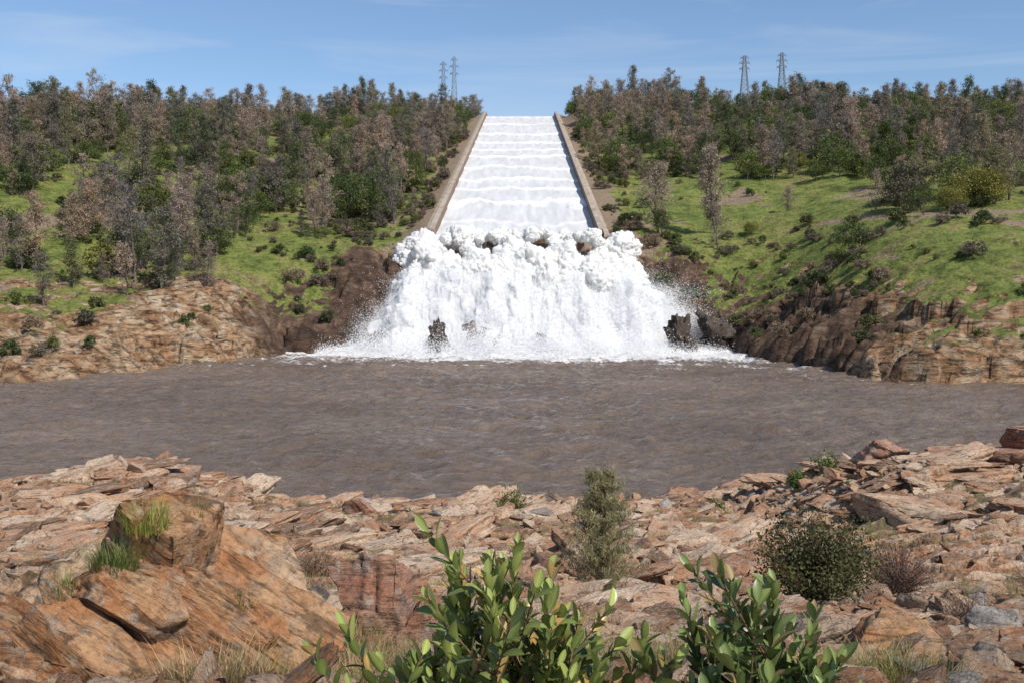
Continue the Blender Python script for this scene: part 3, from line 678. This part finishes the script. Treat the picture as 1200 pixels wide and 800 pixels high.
boulder('boulder',605,(-.78,7.0,14.85),(.55,.3,.55),.5,1.15,.3,M_red,6,.1,6,True)
boulder('boulder',615,(-.6,6.9,14.7),(.3,.25,.4),.2,.8,.6,M_red,5,.1,6,True)
boulder('boulder',606,(13.6,38,11.0),(1.1,.9,.7),0,.05,.3,M_red,5)
boulder('boulder',607,(18.4,36,11.0),(2.4,1.8,1.8),.0,-.04,.2,M_red,6,.1,6,True)
boulder('boulder',608,(19.2,37,11.75),(1.8,1.6,1.3),.0,.03,.5,M_red,6,.1,5,True)
boulder('boulder',609,(16.0,37.5,10.8),(1.9,1.3,1.4),0,-.08,.5,M_red,6,.1,6,True)
boulder('boulder',610,(-6.4,43,nz(-6.4,43)+.3),(1.1,.8,.8),0,.4,.5,M_red,5)
boulder('boulder',611,(3.35,8.6,nz(3.35,8.6)+.08),(.42,.32,.22),.2,.3,.4,M_hero,5)
boulder('boulder',612,(4.1,8.7,nz(4.1,8.7)+.1),(.4,.35,.25),.1,-.2,.4,M_grey,5)
boulder('boulder',613,(2.3,6.3,nz(2.3,6.3)+.05),(.38,.3,.2),.2,-.3,.9,M_hero,5)
# ---------------------------------------------------------------- near vegetation
def leaf_geo(L,Wd,r,n=7):
    t=np.linspace(0,1,n);w=Wd*np.sin(np.pi*np.clip((t**1.15)*.93+.04,0,1))**.7*.5;w[0]=.0015;w[-1]=.0008
    bend=r.uniform(-.25,.3)*L;fold=r.uniform(.15,.45)
    z=bend*t*t
    V=np.concatenate([np.stack([-w,t*L,z+w*fold*1.5],1),np.stack([t*0,t*L,z],1),np.stack([w,t*L,z+w*fold*1.5],1)])
    F=[];
    for i in range(n-1):
        F.append([i,n+i,n+i+1,i+1]);F.append([n+i,2*n+i,2*n+i+1,n+i+1])
    return V,np.array(F)
def laurel(name,loc,stems,seed,lean=0.):
    r=np.random.default_rng(seed);mb=MB()
    for (dx,dy,h,sx,sy) in stems:
        n=9;t=np.linspace(0,1,n)
        P=np.stack([sx+dx*t**1.4+np.cumsum(r.normal(0,.01,n)),sy+dy*t**1.4+np.cumsum(r.normal(0,.01,n)),h*t],1)
        subs=[(P,.006)]
        for b in range(int(r.integers(2,5))):
            k_=int(r.integers(3,7));az=r.uniform(0,6.28);L=r.uniform(.12,.3)
            d=np.array([math.cos(az)*.9,math.sin(az)*.6,.8]);tt=np.linspace(0,1,6)[:,None]
            subs.append((P[k_]+d*tt*L+np.array([0,0,.06])*tt**2,.004))
        for Q,rad in subs:
            q_=len(Q);mb.add(*tube(Q,np.linspace(rad,.002,q_),6),mi=1,c=(1,1,1))
            ln=np.linalg.norm(np.diff(Q,axis=0),axis=1).sum();nl=max(9,int(ln*44));
            for i in range(nl):
                f=1-(i/nl)**1.1*.62 if rad>.005 else 1-(i/nl)*.85
                fi=f*(q_-1);i0=min(int(fi),q_-2);p=Q[i0]+(Q[i0+1]-Q[i0])*(fi-i0);td=Q[min(i0+1,q_-1)]-Q[i0];td/=np.linalg.norm(td)
                az=i*2.4+r.normal(0,.3);op=r.uniform(.4,.85)*(.7+.6*(1-f)*2)
                u_=np.cross(td,[1,0,.1]);u_/=np.linalg.norm(u_);v_=np.cross(td,u_)
                side=math.cos(az)*u_+math.sin(az)*v_
                d=td+side*op*1.3;d/=np.linalg.norm(d)
                L=r.uniform(.045,.095)*(.75 if f>.97 else 1);V,F=leaf_geo(L,L*r.uniform(.38,.5),r)
                up=-(td-d*(td@d));up=up/(np.linalg.norm(up)+1e-9)
                a_=np.cross(d,-up);a_/=np.linalg.norm(a_);b_=np.cross(a_,d)
                M=np.stack([a_,d,b_],1)
                yl=r.random()
                c=np.array([.12,.155,.042])*r.uniform(.5,1.35)
                if f>.88:c=np.array([.23,.27,.075])*r.uniform(.8,1.2)
                if yl<.09:c=np.array([.34,.23,.08])
                cc=np.tile(c,(len(V),1));nn_=len(V)//3;cc[nn_:2*nn_]*=1.6
                mb.add(V@M.T+p,F,0,cc)
    return obj(name,mb.mesh(name,[M_leaf,M_stem],True),None,loc)
def mkstems(n,seed,w,h0,h1,top):
    r=np.random.default_rng(seed);o=[]
    for i in range(n):
        sx=r.uniform(-w,w);h=r.uniform(h0,h1)*top(sx/w);o.append((sx*.5+r.normal(0,.06),r.uniform(-.15,.15),h,sx*.5,r.uniform(-.2,.2)))
    return o
laurel('broadleaf_shrub',(-.04,3.15,15.28),mkstems(38,1,.42,.45,1.03,lambda q_:.93-.35*abs(q_)**1.5+.12*q_),11)
laurel('broadleaf_shrub',(.72,3.1,15.28),mkstems(19,2,.22,.45,.93,lambda q_:1-.1*abs(q_)),12)
def bush(name,loc,w,h,n,ls,col,seed,asp=.5,twig=40,up=.3,var=.4,mats=None):
    r=np.random.default_rng(seed);mb=MB()
    for i in range(twig):
        a=r.uniform(0,6.28);rr=math.sqrt(r.random())*w*.5;e=np.array([rr*math.cos(a),rr*math.sin(a),h*r.uniform(.5,1)*(1-.45*(rr/(w*.5))**2)])
        mid=e*np.array([.35,.35,.5])+r.normal(0,.03*w,3)
        mb.add(*tube([(0,0,0),mid,e],[.008*w,.005*w,.002*w],4),mi=1)
        k_=max(1,n//twig);tt=r.uniform(.25,1.05,k_)[:,None]
        q=np.where(tt<.5,mid*tt*2,mid+(e-mid)*(tt-.5)*2)+r.normal(0,.055*w,(k_,3))
        Vq,Fq=rquads(q,ls,asp,r,up);mb.add(Vq,Fq,0,np.array(col)*r.uniform(1-var,1+var))
    return obj(name,mb.mesh(name,[M_fol,M_stem],False),None,loc)
def grass(name,loc,w,h,n,col,seed):
    r=np.random.default_rng(seed);a=r.uniform(0,6.28,n);rr=np.sqrt(r.random(n))*w*.3
    b=np.stack([rr*np.cos(a),rr*np.sin(a),r.uniform(-.05,0,n)],1);hh=h*r.uniform(.4,1.,n);ln=r.uniform(.1,.8,n)*h
    a2=a+r.normal(0,.6,n);d=np.stack([np.cos(a2),np.sin(a2),a2*0],1);sd=np.stack([-np.sin(a2),np.cos(a2),a2*0],1)*(h*.013)
    lv=[]
    for t in (0,.4,.75,1.):
        c=b+d*(ln*t*t)[:,None];c[:,2]+=hh*(t-.12*t*t);wd=sd*(1-t)+sd*.05;lv+= [c-wd,c+wd]
    V=np.stack(lv,1).reshape(-1,3);F=[]
    i8=np.arange(n)*8
    for k_ in range(3):F.append(np.stack([i8+2*k_,i8+2*k_+1,i8+2*k_+3,i8+2*k_+2],1))
    cc=np.repeat(np.array(col)[None]*r.uniform(.6,1.4,(n,1))*np.where(r.random((n,1))<.2,np.array([[1.6,1.1,1.3]]),1.),8,0)
    return obj(name,mkmesh(name,V,np.concatenate(F),False,cc,[M_fol]),None,loc)
def P3(x,y,dz=0): return (x,y,nz(x,y)+dz)
r=np.random.default_rng(77);mb=MB();H=2.15
mb.add(*tube([(0,0,0),(.02,0,.7),(-.02,.02,1.3),(0,0,H)],[.03,.022,.014,.004],6),mi=1)
for i in range(190):
    h=.03+.95*r.random();az=r.uniform(0,6.28);L=.72*((1-h)**.5)*r.uniform(.4,1.15)+.06;d=np.array([math.cos(az),math.sin(az),r.uniform(.35,1.)]);b=np.array([0,0,h*H*.9]);e=b+d*L*.9
    mb.add(*tube([b,b+d*L*.45-np.array([0,0,.01]),e],[.006,.004,.002],3),mi=1)
    nq=100;q=b+(e-b)*r.uniform(.15,1.05,(nq,1))+r.normal(0,.03,(nq,3));Vq,Fq=rquads(q,.085,.1,r,1.2);mb.add(Vq,Fq,0,np.array([.2,.2,.11])*r.uniform(.6,1.45))
obj('young_pine_tree',mb.mesh('young_pine',[M_fol,M_bark],False),None,P3(1.31,15,-.05))
bush('shrub',P3(4.05,13.6,-.05),1.65,1.5,17000,.045,(.1,.105,.04),21,.6,150)
bush('shrub',P3(6.0,16,-.05),1.3,1.,4500,.04,(.16,.115,.1),22,.3,160)
bush('shrub',P3(0.05,37,-.1),1.3,1.5,2600,.09,(.14,.17,.035),23,.5,60)
bush('shrub',P3(8.2,41,0),1.1,1.,1200,.09,(.13,.17,.035),24,.5,50)
bush('shrub',P3(11.6,42,0.2),1.2,1.,1200,.09,(.12,.2,.035),25,.5,50)
bush('shrub',P3(12.9,42,0.2),1.5,1.,1200,.09,(.12,.2,.035),26,.5,50)
bush('shrub',P3(-2.5,12.5,-.05),1.1,.5,2000,.03,(.2,.15,.1),27,.3,90)
bush('shrub',P3(4.8,10.8,-.05),.8,.45,1500,.03,(.17,.13,.11),28,.3,90)
bush('shrub',P3(-3.3,17,-.05),1.7,.6,2200,.04,(.17,.14,.08),29,.3,90)
bush('shrub',P3(7.3,14,-.05),1.1,.6,1800,.035,(.18,.14,.11),30,.3,90)
bpy.context.view_layer.update()
def surf(x,y):
    best=nz(x,y)
    for o in list(out.children):
        mi=o.matrix_world.inverted();a=mi@Vector((x,y,20));d=(mi.to_3x3()@Vector((0,0,-1))).normalized()
        h,p,_,_=o.ray_cast(a,d,distance=30)
        if h: best=max(best,(o.matrix_world@p).z)
    return best
for gx,gy_,w_,h_,n_,sd_ in ((-2.08,5.35,.4,.22,330,31),(-1.95,5.48,.4,.2,260,32),(-1.5,5.6,.25,.14,130,33),(-2.3,5.3,.25,.16,130,35),(-1.75,5.7,.2,.12,90,36)):
    grass('grass_tuft',(gx,gy_,surf(gx,gy_)-.01),w_,h_,n_,(.2,.25,.055),sd_)
grass('grass_tuft',(-1.45,7.2,nz(-1.45,7.2)),.4,.18,160,(.2,.19,.07),34)
tc=bpy.data.collections.new('tuft_kinds')
for i,c in enumerate(((.17,.2,.05),(.34,.27,.15),(.22,.18,.09))):
    o=grass('t%02d_tuft'%i,(0,0,0),.5,.25,70,c,40+i);S.collection.objects.unlink(o);tc.objects.link(o)
n=12000;yy_=5+50*rng.random(n)**1.6;xx_=(rng.random(n)*2-1)*.7*(yy_+2);cl=fbm(xx_/4,yy_/4,371,4);kp=cl>-.05;xx_,yy_=xx_[kp],yy_[kp];n=len(xx_);sc=rng.uniform(.3,1.3,n)
scatter('dry_grass',np.stack([xx_,yy_,near_h(xx_,yy_)],1),np.stack([xx_*0,xx_*0,rng.uniform(0,6,n)],1),np.stack([sc,sc,sc],1),rng.integers(0,3,n),tc)
# ---------------------------------------------------------------- light, sky, camera
sd=Vector((.5,-.6,.82)).normalized()
L=bpy.data.lights.new('sun','SUN');L.energy=5.;L.angle=math.radians(.5);L.color=(1,.95,.88)
o=obj('sun',L);o.rotation_euler=sd.to_track_quat('Z','Y').to_euler()
w=bpy.data.worlds.new('World');S.world=w;w.use_nodes=True;t=w.node_tree;bg=t.nodes['Background'];sk=t.nodes.new('ShaderNodeTexSky');sk.sky_type='NISHITA';sk.sun_disc=False
sk.sun_elevation=math.asin(sd.z);sk.sun_rotation=math.atan2(sd.x,sd.y);sk.air_density=1.;sk.dust_density=.3;sk.ozone_density=4.2
tc_=t.nodes.new('ShaderNodeTexCoord');mp=t.nodes.new('ShaderNodeMapping');mp.inputs['Scale'].default_value=(1.3,2,15);mp.inputs['Rotation'].default_value=(0,.2,0);no=t.nodes.new('ShaderNodeTexNoise');no.inputs['Scale'].default_value=1.6;no.inputs['Detail'].default_value=9;no.inputs['Distortion'].default_value=.7;no.inputs['Roughness'].default_value=.6
rp=t.nodes.new('ShaderNodeValToRGB');rp.color_ramp.elements[0].position=.47;rp.color_ramp.elements[1].position=.78;rp.color_ramp.elements[1].color=(.42,.42,.42,1)
mx=t.nodes.new('ShaderNodeMix');mx.data_type='RGBA';mx.inputs[7].default_value=(5,5.5,6.1,1)
t.links.new(tc_.outputs['Generated'],mp.inputs[0]);t.links.new(mp.outputs[0],no.inputs[0]);t.links.new(no.outputs['Fac'],rp.inputs[0]);t.links.new(rp.outputs[0],mx.inputs[0]);t.links.new(sk.outputs[0],mx.inputs[6]);t.links.new(mx.outputs[2],bg.inputs[0])
bg.inputs[1].default_value=.136
S.view_settings.view_transform='Standard';S.view_settings.look='None';S.view_settings.exposure=0
cd=bpy.data.cameras.new('camera');cam=obj('camera',cd);cam.location=(0,0,CAMZ);cam.rotation_euler=(math.radians(90),0,0);cd.sensor_width=36;cd.lens=36;cd.shift_y=-55/1200;cd.clip_end=6000;cd.clip_start=.05
S.camera=cam
